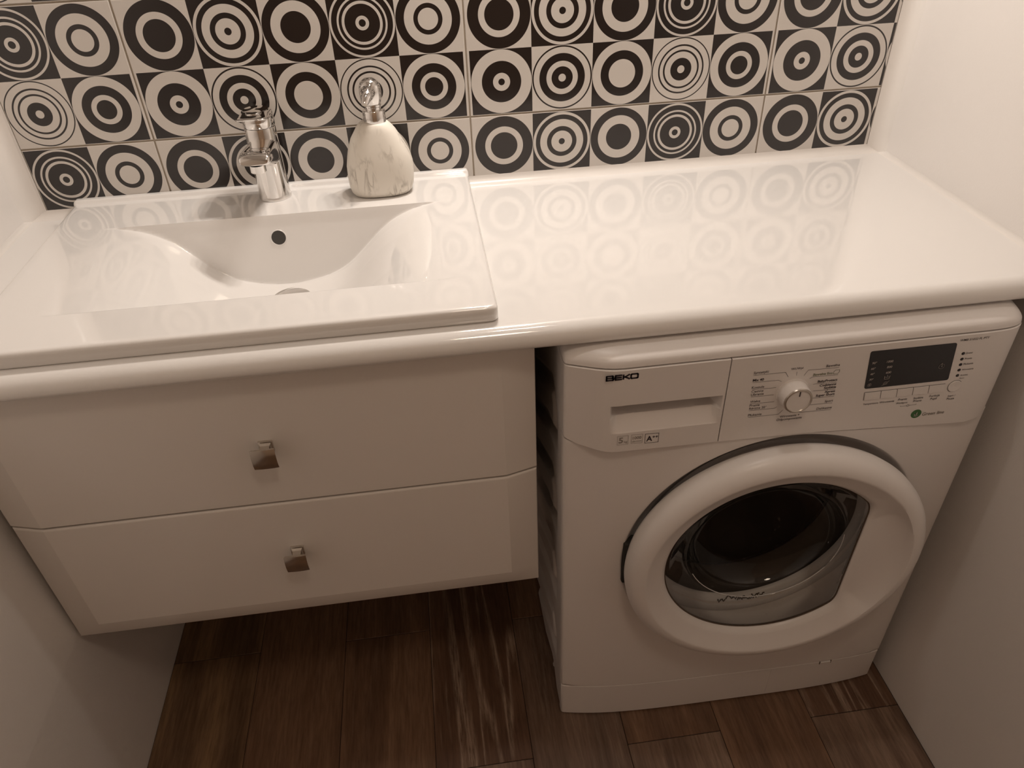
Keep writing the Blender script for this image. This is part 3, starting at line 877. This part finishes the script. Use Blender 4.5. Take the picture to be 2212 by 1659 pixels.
SIDE_TEXT = [('90°', 3, 0.4678, 0.783, 0.0063), ('60°', 3, 0.4686, 0.774, 0.0062), ('40°', 3, 0.4697, 0.7652, 0.006), ('30°', 3, 0.4707, 0.7562, 0.0058), ('1000', 3, 0.4877, 0.783, 0.0089), ('800', 3, 0.4904, 0.774, 0.0073), ('600', 3, 0.4915, 0.765, 0.0072), ('Drzwi', 0, 0.5976, 0.783, 0.0094), ('Pranie', 0, 0.5994, 0.7739, 0.0099), ('Płukanie', 0, 0.6003, 0.765, 0.014), ('Wirowanie', 0, 0.6013, 0.756, 0.0166), ('Koniec', 0, 0.6029, 0.7466, 0.0104), ('Reset', 0, 0.6031, 0.7418, 0.0066), ('Temperatura', 0, 0.4735, 0.714, 0.0217), ('Wirowanie', 0, 0.497, 0.714, 0.021), ('Pranie', 0, 0.5234, 0.715, 0.0128), ('Wstępne', 0, 0.522, 0.709, 0.0166), ('Szybkie', 0, 0.5455, 0.7145, 0.0143), ('Pranie', 0, 0.547, 0.7094, 0.012), ('Funkcja', 0, 0.5686, 0.7152, 0.0148), ('Pupil', 0, 0.5714, 0.71, 0.0091), ('Start /', 0, 0.596, 0.7119, 0.011), ('Pauza', 0, 0.5963, 0.7067, 0.0109), ('Green line', 4, 0.5675, 0.6826, 0.0326), ('WMB 51032 PL PTY', 0, 0.582, 0.8045, 0.0407)]

font_cache = {}
def text_mesh(s, bold):
    cu = bpy.data.curves.new('t', 'FONT'); cu.body = s; cu.size = 1.0; cu.offset = 0.022 if bold else 0.004; cu.resolution_u = 3
    o = bpy.data.objects.new('t', cu); COL.objects.link(o)
    bpy.context.view_layer.update()
    dg = bpy.context.evaluated_depsgraph_get()
    me = bpy.data.meshes.new_from_object(o.evaluated_get(dg))
    bpy.data.objects.remove(o); bpy.data.curves.remove(cu)
    return me
def lettering(name, entries, m, parent, y=YP - 0.00035, shear=0.0):
    """entries (text, bold, x0, z0, width[, height]); flat print on the panel"""
    bm = bmesh.new()
    for e in entries:
        s, bold, x0, z0, w = e[:5]
        me = text_mesh(s, bold)
        if not me.vertices: continue
        xs_ = [v.co.x for v in me.vertices]; a, b = min(xs_), max(xs_)
        k = w / (b - a)
        ky = k if len(e) < 6 else e[5] / 0.73
        ky = min(ky, k * 1.25) if len(e) < 6 else ky
        tmp = bmesh.new(); tmp.from_mesh(me)
        for v in tmp.verts:
            X = (v.co.x - a) * k; Z = v.co.y * ky
            v.co = Vector((x0 + X + shear * Z, y, z0 + Z))
        me2 = bpy.data.meshes.new('x'); tmp.to_mesh(me2); tmp.free()
        bm.from_mesh(me2); bpy.data.meshes.remove(me2); bpy.data.meshes.remove(me)
    for f in bm.faces:
        if f.normal.y > 0: f.normal_flip()
    return tag(obj(name, bm, m, parent, smooth=False, fix=False), kind='stuff')
def strokes(bm, pts, w, y):
    """flat polyline in the x-z plane"""
    P = [Vector((p[0], 0, p[1])) for p in pts]
    for a, b in zip(P, P[1:]):
        d = (b - a)
        if d.length < 1e-7: continue
        d.normalize(); n = Vector((-d.z, 0, d.x)) * w / 2
        q = [a - n - d * w * 0.3, b - n + d * w * 0.3, b + n + d * w * 0.3, a + n - d * w * 0.3]
        vs = [bm.verts.new((v.x, y, v.z)) for v in q]
        bm.faces.new(vs)
def fix_front(bm):
    bm.normal_update()
    for f in bm.faces:
        if f.normal.y > 0: f.normal_flip()
def arc(cx, cz, r, a0=0, a1=360, n=28):
    return [(cx + r * math.cos(math.radians(a0 + (a1 - a0) * k / n)), cz + r * math.sin(math.radians(a0 + (a1 - a0) * k / n))) for k in range(n + 1)]

lettering('programme_lettering', [t for t in DIAL_TEXT if t[1] == 0], M_ink, pan)
lettering('programme_lettering', [t for t in DIAL_TEXT if t[1] == 1], M_inkbold, pan)['label'] = 'bold programme names'
lettering('programme_lettering', [t for t in DIAL_TEXT if t[1] == 2], M_inkgreen, pan)['label'] = 'green eco programme name'
bm = bmesh.new()
for i, L in enumerate(DIAL_LINES):
    strokes(bm, L, 0.00042, YP - 0.0003)
fix_front(bm); tag(obj('programme_lines', bm, M_ink, pan, smooth=False, fix=False), kind='stuff')
bm = bmesh.new()
strokes(bm, [(0.4178, 0.7735), (0.4240, 0.7735), (0.4255, 0.7765), (0.4250, 0.7795), (0.4195, 0.7795), (0.4178, 0.7770), (0.4178, 0.7735)], 0.0006, YP - 0.0003)
fix_front(bm); obj('eco_symbol', bm, M_inkgreen, pan, smooth=False, fix=False)
lettering('display_lettering', [t for t in SIDE_TEXT if t[1] == 3], M_inklight, dsp, y=YP - 0.0009)
lettering('button_lettering', [t for t in SIDE_TEXT if t[1] == 0 and not t[0].startswith('WMB')], M_ink, pan)
lettering('model_lettering', [t for t in SIDE_TEXT if t[0].startswith('WMB')], M_ink, pan, shear=0.1)
lettering('badge_lettering', [t for t in SIDE_TEXT if t[1] == 4], M_inkgrey, pan, shear=0.1)
# display symbols
bm = bmesh.new(); yy = YP - 0.0009
strokes(bm, arc(0.5689, 0.7672, 0.0038, 100, 420), 0.0006, yy)
strokes(bm, [(0.5689, 0.7700), (0.5689, 0.7672), (0.5702, 0.7662)], 0.0006, yy); strokes(bm, [(0.5675, 0.7712), (0.5689, 0.7722), (0.5692, 0.7708)], 0.0005, yy)
strokes(bm, arc(0.4732, 0.7488, 0.0026), 0.0006, yy)
for k in range(3):
    a = math.radians(60 * k); strokes(bm, [(0.4732 - 0.0022 * math.cos(a), 0.7488 - 0.0022 * math.sin(a)), (0.4732 + 0.0022 * math.cos(a), 0.7488 + 0.0022 * math.sin(a))], 0.0004, yy)
strokes(bm, [(0.4915, 0.7608), (0.4920, 0.7560), (0.4985, 0.7560), (0.4990, 0.7608)], 0.0007, yy)
strokes(bm, [(0.4915, 0.7585), (0.4935, 0.7592), (0.4953, 0.7584), (0.4971, 0.7592), (0.4990, 0.7585)], 0.0005, yy)
strokes(bm, [(0.4953, 0.7625), (0.4953, 0.7600)], 0.0006, yy)
sp = [(0.4957 + 0.0032 * k / 40 * math.cos(k * 0.42), 0.7487 + 0.0032 * k / 40 * math.sin(k * 0.42)) for k in range(41)]
strokes(bm, sp, 0.0005, yy); strokes(bm, [(0.4912, 0.7452), (0.5002, 0.7524)], 0.0005, yy)
fix_front(bm); tag(obj('display_symbols', bm, M_inklight, dsp, smooth=False, fix=False), kind='stuff')
# indicator lights
for x, z in ((0.5941, 0.7841), (0.5954, 0.7750), (0.5966, 0.7660), (0.5976, 0.7570), (0.5984, 0.7479)):
    bm = bmesh.new(); lathe(bm, [(0.0024, 0.002), (0.0024, 0.0), (0.0019, -0.0006), (0.0, -0.0009)], (x, YP, z), axis='Y', n=20, close_top=False)
    obj('indicator_light', bm, M_display, pan)
# push buttons
for k in range(5):
    xa, xb = (0.4708, 0.4938, 0.5168, 0.5396, 0.5622)[k], (0.4938, 0.5168, 0.5396, 0.5622, 0.5850)[k]
    bm = bmesh.new(); g = 0.0005
    rounded_poly(bm, [(xa + g, 0.7352), (xa + g + 0.0018, 0.7226), (xb - g + 0.0018, 0.7226), (xb - g, 0.7352)], YP - 0.0009, 0.0007, 0.002, 2)
    obj('button', bm, M_plastic, pan, smooth=False)
bm = bmesh.new()
strokes(bm, [(0.4703, 0.7359), (0.5850, 0.7359)], 0.0006, YP - 0.0003); strokes(bm, [(0.4703, 0.7359), (0.4721, 0.7222)], 0.0005, YP - 0.0003)
for xa in (0.4938, 0.5168, 0.5396, 0.5622): strokes(bm, [(xa, 0.7357), (xa + 0.0018, 0.7224)], 0.0005, YP - 0.0003)
strokes(bm, [(0.5300, 0.7052), (0.5302, 0.7040), (0.5390, 0.7042)], 0.0004, YP - 0.0003); strokes(bm, [(0.5432, 0.7043), (0.5526, 0.7045), (0.5527, 0.7060)], 0.0004, YP - 0.0003)
strokes(bm, arc(0.5411, 0.7042, 0.0016, n=14), 0.0005, YP - 0.0003)
fix_front(bm); tag(obj('button_gaps', bm, M_ink, pan, smooth=False, fix=False), kind='stuff')
bm = bmesh.new(); lathe(bm, [(0.0092, 0.002), (0.0092, -0.0006), (0.0086, -0.0011), (0.0, -0.0006)], (0.6002, YP, 0.7300), axis='Y', n=36, close_top=False)
obj('start_button', bm, M_plastic, pan)
bm = bmesh.new(); strokes(bm, arc(0.6002, 0.7300, 0.0097, 40, 250), 0.0005, YP - 0.0003); fix_front(bm)
obj('start_ring', bm, M_ink, pan, smooth=False, fix=False)
# green badge with a leaf
bm = bmesh.new(); lathe(bm, [(0.0075, 0.001), (0.0075, -0.0003), (0.0, -0.0003)], (0.5583, YP, 0.6873), axis='Y', n=32, close_top=False)
bd = obj('badge', bm, M_green, pan)
bm = bmesh.new(); yy = YP - 0.0007
for pts in ([(0.5583, 0.6838), (0.5578, 0.6875), (0.5586, 0.6912), (0.5598, 0.6885), (0.5592, 0.6852)], [(0.5578, 0.6838), (0.5556, 0.6852), (0.5549, 0.6876), (0.5568, 0.6866)]):
    bm.faces.new([bm.verts.new((x, yy, z)) for x, z in pts])
strokes(bm, [(0.5555, 0.6838), (0.5590, 0.6832), (0.5612, 0.6850)], 0.0008, yy)
fix_front(bm); tag(obj('leaf_symbol', bm, M_inklight, bd, smooth=False, fix=False), kind='stuff')

# programme dial
DXD, DZD = 0.3665, 0.7500
bm = bmesh.new()
lathe(bm, [(0.0222, 0.001), (0.0222, -0.0004), (0.0210, -0.0010), (0.0203, -0.0012), (0.0197, -0.017), (0.0190, -0.0185)], (DXD, YP, DZD), axis='Y', n=64)
dl = obj('programme_dial', bm, M_plastic, pan)
bm = bmesh.new()
lathe(bm, [(0.0186, -0.0170), (0.0193, -0.0182), (0.0186, -0.0200), (0.0168, -0.0205), (0.0160, -0.0192), (0.0, -0.0192)], (DXD, YP, DZD), axis='Y', n=64, close_top=False, close_bot=False)
for f in bm.faces: f.material_index = 0
M_silver = mat('silver_ring', (0.50, 0.45, 0.40), 0.3, metal=0.7, var=0.03)
o = obj('dial_face', bm, [M_silver, M_plastic], dl)
for p_ in o.data.polygons:
    if all(math.hypot(o.data.vertices[v].co.x - DXD, o.data.vertices[v].co.z - DZD) < 0.0161 for v in p_.vertices): p_.material_index = 1
bm = bmesh.new(); box(bm, DXD - 0.0008, DXD + 0.0008, YP - 0.0198, YP - 0.0190, DZD + 0.0075, DZD + 0.0150, 0.0002, 1)
obj('dial_mark', bm, M_ink, dl, smooth=False)

# maker's lettering: wide block strokes
bm = bmesh.new(); yl = YP - 0.00035
bx0, bz0, bh = 0.1145, 0.8000, 0.0088; sw = 0.0023
def glyph(segs, x0, w):
    for s in segs:
        strokes(bm, [(x0 + u * w, bz0 + sw / 2 + v * (bh - sw)) for u, v in s], sw, yl)
glyph([[(0.08, 0), (0.08, 1)], [(0.08, 1), (0.85, 1), (0.93, 0.78), (0.85, 0.52)], [(0.08, 0.5), (0.9, 0.5), (1.0, 0.3), (0.92, 0), (0.08, 0)]], bx0, 0.0098)
glyph([[(0.1, 0), (0.02, 0.5), (0.1, 1)], [(0.1, 0), (1, 0)], [(0.05, 0.5), (0.95, 0.5)], [(0.1, 1), (1, 1)]], bx0 + 0.0114, 0.0085)
glyph([[(0.08, 0), (0.08, 1)], [(0.1, 0.5), (0.35, 0.5), (0.95, 1)], [(0.35, 0.5), (1, 0)]], bx0 + 0.0216, 0.0085)
glyph([[(0.08, 0.1), (0.08, 0.9), (0.18, 1), (0.85, 1), (0.95, 0.9), (0.95, 0.1), (0.85, 0), (0.18, 0), (0.08, 0.1)]], bx0 + 0.0312, 0.0100)
fix_front(bm); tag(obj('maker_lettering', bm, M_inkbold, dd, smooth=False, fix=False), kind='stuff')
# rating boxes
bm = bmesh.new()
for a, b in ((0.1342, 0.1490), (0.1533, 0.1685)):
    strokes(bm, [(a, 0.7070), (b, 0.7068), (b + 0.0002, 0.6918), (a + 0.0002, 0.6920), (a, 0.7070)], 0.0004, yl)
fix_front(bm); tag(obj('rating_boxes', bm, M_inkgrey, dd, smooth=False, fix=False), kind='stuff')
bm = bmesh.new(); strokes(bm, [(0.1722, 0.7060), (0.1906, 0.7054), (0.1909, 0.6896), (0.1724, 0.6900), (0.1722, 0.7060)], 0.0006, yl)
fix_front(bm); tag(obj('rating_boxes', bm, M_ink, dd, smooth=False, fix=False), kind='stuff')
lettering('rating_lettering', [('5', 1, 0.1362, 0.6950, 0.0060, 0.0098), ('kg', 0, 0.1438, 0.6947, 0.0042), ('1000', 1, 0.1552, 0.6990, 0.0118, 0.0050), ('obr/min', 0, 0.1545, 0.6940, 0.0130)], M_inkgrey, dd)
lettering('rating_lettering', [('A', 1, 0.1741, 0.6930, 0.0082, 0.0092), ('++', 1, 0.1822, 0.6972, 0.0078)], M_inkbold, dd)

# front panel with round opening (polar grid to rectangle)
DCX, DCZ = 0.3865, 0.4400
HR = 0.2310
def z_seam(x): return float(np.interp(x, [WX0, 0.20, 0.35, 0.45, 0.56, WX1], [0.0945, 0.0935, 0.0920, 0.0895, 0.0880, 0.0830]))
bm = bmesh.new()
def rect_pt(a):
    dx, dz = math.cos(a), math.sin(a)
    best = 9
    if dx > 1e-9: best = min(best, (WX1 - DCX) / dx)
    if dx < -1e-9: best = min(best, (WX0 - DCX) / dx)
    if dz > 1e-9:
        t = best
        for _ in range(6):
            zz = z_pb(DCX + dx * t) - 0.0016; t2 = (zz - DCZ) / dz; t = min(best, t2)
        best = min(best, t)
    if dz < -1e-9:
        t = best
        for _ in range(6):
            zz = z_seam(DCX + dx * t) + 0.0024; t2 = (zz - DCZ) / dz; t = min(best, t2)
        best = min(best, t)
    return best
NA = 192
angs = [2 * PI * k / NA for k in range(NA)]
corners = [math.atan2(z - DCZ, x - DCX) for x, z in ((WX0, z_pb(WX0) - .0016), (WX1, z_pb(WX1) - .0016), (WX0, z_seam(WX0) + .0024), (WX1, z_seam(WX1) + .0024))]
angs = sorted(set([round(a % (2 * PI), 6) for a in angs + corners]))
FR = [0, .01, .03, .08, .18, .32, .5, .68, .82, .91, .96, .985, 1.0]
rings = []
def panel_y(x, z): return yf_low(x)
# recess from the rim inward
rec = [(0.178, 0.034), (0.196, 0.032), (0.206, 0.026), (0.216, 0.017), (0.2245, 0.008), (0.2290, 0.0022), (HR, 0.0004)]
for r, d in rec:
    rings.append([bm.verts.new((DCX + r * math.cos(a), panel_y(DCX + r * math.cos(a), 0) + d, DCZ + r * math.sin(a))) for a in angs])
for fr in FR[1:]:
    ring = []
    for a in angs:
        R1 = max(rect_pt(a), HR + 0.0006)
        r = HR + (R1 - HR) * fr
        x, z = DCX + r * math.cos(a), DCZ + r * math.sin(a)
        ring.append(bm.verts.new((x, panel_y(x, z), z)))
    rings.append(ring)
ring = []
for v in rings[-1]:
    ring.append(bm.verts.new((v.co.x, v.co.y + 0.014, v.co.z)))
rings.append(ring)
n = len(angs)
for a, b in zip(rings, rings[1:]):
    for k in range(n):
        j = (k + 1) % n
        bm.faces.new((a[k], a[j], b[j], b[k]))
obj('front_panel', bm, M_enamel, wm, angle=40)

# plinth with pump flap
bm = bmesh.new()
slab(bm, xs_between(WX0 + 0.0003, 0.4598, n=16), 0.004, z_seam, lambda x: yf_low(x) + 0.0005, 0.012, r=0.0012)
obj('plinth', bm, M_plastic, wm, angle=30)
bm = bmesh.new()
slab(bm, xs_between(0.4602, WX1 - 0.0003, n=16), 0.004, z_seam, lambda x: yf_low(x) + 0.0005, 0.012, r=0.0012)
fl = obj('pump_flap', bm, M_plastic, wm, angle=30)
bm = bmesh.new(); yb = yf_low(0.56)
box(bm, 0.5535, 0.5545, yb - 0.0006, yb + 0.004, 0.0815, 0.0895); box(bm, 0.5755, 0.5765, yb - 0.0002, yb + 0.004, 0.0815, 0.0895)
tag(obj('notch', bm, M_line, fl, smooth=False), kind='stuff')  # thin dark bars painting the shaded slots beside the catch
bm = bmesh.new(); box(bm, 0.5550, 0.5750, yb - 0.0012, yb + 0.004, 0.0825, 0.0880, 0.0008, 1)
obj('catch', bm, M_plastic, fl)

# gasket, drum
YG = -0.470
bm = bmesh.new()
lathe(bm, [(0.1975, -0.004), (0.192, -0.0045), (0.186, -0.002), (0.180, 0.001), (0.175, 0.004), (0.1715, 0.008), (0.1705, 0.013)], (DCX, YG, DCZ), axis='Y', n=96, close_top=False, close_bot=False)
gk = obj('door_gasket', bm, M_rubber, wm, angle=50)
bm = bmesh.new()
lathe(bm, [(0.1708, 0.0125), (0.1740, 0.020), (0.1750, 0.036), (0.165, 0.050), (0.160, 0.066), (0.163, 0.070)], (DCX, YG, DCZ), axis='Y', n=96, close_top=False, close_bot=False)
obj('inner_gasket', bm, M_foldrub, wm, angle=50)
bm = bmesh.new()
random.seed(8)
for k in range(9):
    t = -101 + k * 2.6 + random.uniform(-1, 1)
    r0 = 0.176 + random.uniform(-0.004, 0.004)
    pts = []
    for i in range(6):
        a = math.radians(t + i * 0.9 * (1 if k % 2 else -1)); rr = r0 + random.uniform(-0.003, 0.003)
        yy = YG + float(np.interp(rr, [0.171, 0.178, 0.186], [0.006, 0.002, -0.002]))
        pts.append((DCX + 0.008 + rr * math.cos(a), yy, DCZ + rr * math.sin(a) + 0.0008))
    tube(bm, pts, 0.0011, n=6)
rs = obj('residue', bm, M_stain, gk); rs['kind'] = 'stuff'
bm = bmesh.new()
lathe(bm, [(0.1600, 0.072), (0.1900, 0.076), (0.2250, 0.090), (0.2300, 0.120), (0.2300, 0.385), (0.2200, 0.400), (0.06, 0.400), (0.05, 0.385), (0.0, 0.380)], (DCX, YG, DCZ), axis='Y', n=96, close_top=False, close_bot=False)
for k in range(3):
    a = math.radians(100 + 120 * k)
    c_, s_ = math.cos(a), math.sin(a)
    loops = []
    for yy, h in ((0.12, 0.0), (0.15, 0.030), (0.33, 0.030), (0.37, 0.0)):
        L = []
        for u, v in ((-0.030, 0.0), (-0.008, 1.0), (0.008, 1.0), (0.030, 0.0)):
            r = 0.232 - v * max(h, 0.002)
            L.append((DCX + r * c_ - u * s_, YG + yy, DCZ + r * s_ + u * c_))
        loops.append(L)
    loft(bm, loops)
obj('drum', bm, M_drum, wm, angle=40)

# door: ring with handle scoop, slightly ajar about its left hinge
TH = math.radians(3.4)
HINGE = Vector((DCX - 0.226, -0.5065, DCZ))
CHA, CHD = math.radians(-1.5), 0.1270
def door_pt(r, y, a):
    p = Vector((DCX + r * math.cos(a), -0.5065 + y, DCZ + r * math.sin(a))) - HINGE
    c, s = math.cos(-TH), math.sin(-TH)
    return Vector((p.x * c - p.y * s, p.x * s + p.y * c, p.z)) + HINGE
def r_in(a):
    c = math.cos(a - CHA)
    R0 = 0.1670
    if c > 0.05:
        q = CHD / c
        if q < R0 + 0.03:
            # smooth minimum
            k = 0.012; h = max(k - abs(R0 - q), 0) / k
            return min(R0, q) - h * h * k * 0.25
    return R0
NDA = 240
prof = [(0.2180, 0.010, 0), (0.2255, 0.004, 0), (0.2285, -0.004, 0), (0.2288, -0.014, 0), (0.2275, -0.0210, 0), (0.2235, -0.0275, 0), (0.2180, -0.0320, 0), (0.2110, -0.0350, 0), (0.2040, -0.0362, 0), (0.2015, -0.0360, 0), (0.1995, -0.0350, .1),
        (0.1940, -0.0315, .25), (0.1880, -0.0280, .45), (0.1820, -0.0248, .7), (0.1760, -0.0220, .88), (0.1735, -0.0205, .95), (0.1700, -0.0165, .98), (0.1675, -0.0130, 1.0), (0.1670, -0.0100, 1.0), (0.1670, -0.006, 1.0)]
bm = bmesh.new(); rings = []
for r, y, w in prof:
    ring = []
    for k in range(NDA):
        a = 2 * PI * k / NDA
        ri = r_in(a); cut = (0.1670 - ri)
        rr = r - cut * w
        yy = y
        # the scoop behind the handle: sink the band where the chord cuts in
        sc = min(1.0, cut / 0.018)
        if w > 0: yy += sc * 0.0115 * math.sin(PI * min(1, max(0, (r - 0.1670) / 0.040)))
        ring.append(bm.verts.new(door_pt(rr, yy, a)))
    rings.append(ring)
for a, b in zip(rings, rings[1:]):
    for k in range(NDA):
        j = (k + 1) % NDA
        bm.faces.new((a[k], a[j], b[j], b[k]))
door = obj('door', bm, M_plastic, wm, angle=50)
door['label'] = 'round white door ring standing slightly ajar'
# dark seal line round the glass
bm = bmesh.new(); rings = []
for dr, y in ((0.0008, -0.0110), (-0.0012, -0.0110), (-0.0018, -0.0095), (0.0, -0.0080)):
    rings.append([bm.verts.new(door_pt(r_in(2 * PI * k / NDA) + dr, y, 2 * PI * k / NDA)) for k in range(NDA)])
for a, b in zip(rings, rings[1:]):
    for k in range(NDA):
        j = (k + 1) % NDA
        bm.faces.new((a[k], a[j], b[j], b[k]))
obj('glass_seal', bm, M_line, door, angle=50)
# glass bowl
bm = bmesh.new(); rings = []
gp = [(1.0, -0.0100), (0.985, -0.0095), (0.955, -0.006), (0.90, -0.001), (0.83, 0.005), (0.775, 0.0105), (0.750, 0.0150), (0.742, 0.020), (0.735, 0.030), (0.70, 0.045), (0.62, 0.056), (0.45, 0.061), (0.2, 0.063)]
for f, y in gp:
    ring = []
    for k in range(96):
        a = 2 * PI * k / 96
        R0 = 0.1655 * f
        if f > 0.9: R0 = min(R0, (r_in(a) - 0.0015) * 1.0)
        ring.append(bm.verts.new(door_pt(R0, y, a)))
    rings.append(ring)
for a, b in zip(rings, rings[1:]):
    for k in range(96):
        j = (k + 1) % 96
        bm.faces.new((a[k], a[j], b[j], b[k]))
bm.faces.new(rings[-1])
obj('door_glass', bm, M_glass, door, angle=60)
bm = bmesh.new()
tube(bm, [door_pt(0.1225, 0.0152, math.radians(a)) for a in range(205, 372, 6)], 0.0007, n=6)
obj('glass_edge_glint', bm, M_rubber, door)  # pale bead on the bowl's step, painting its bright reflection
# hinge and latch
bm = bmesh.new(); box(bm, DCX - 0.229, DCX - 0.205, -0.5045, -0.484, DCZ - 0.045, DCZ + 0.045, 0.003, 2)
obj('hinge', bm, M_dark, wm)
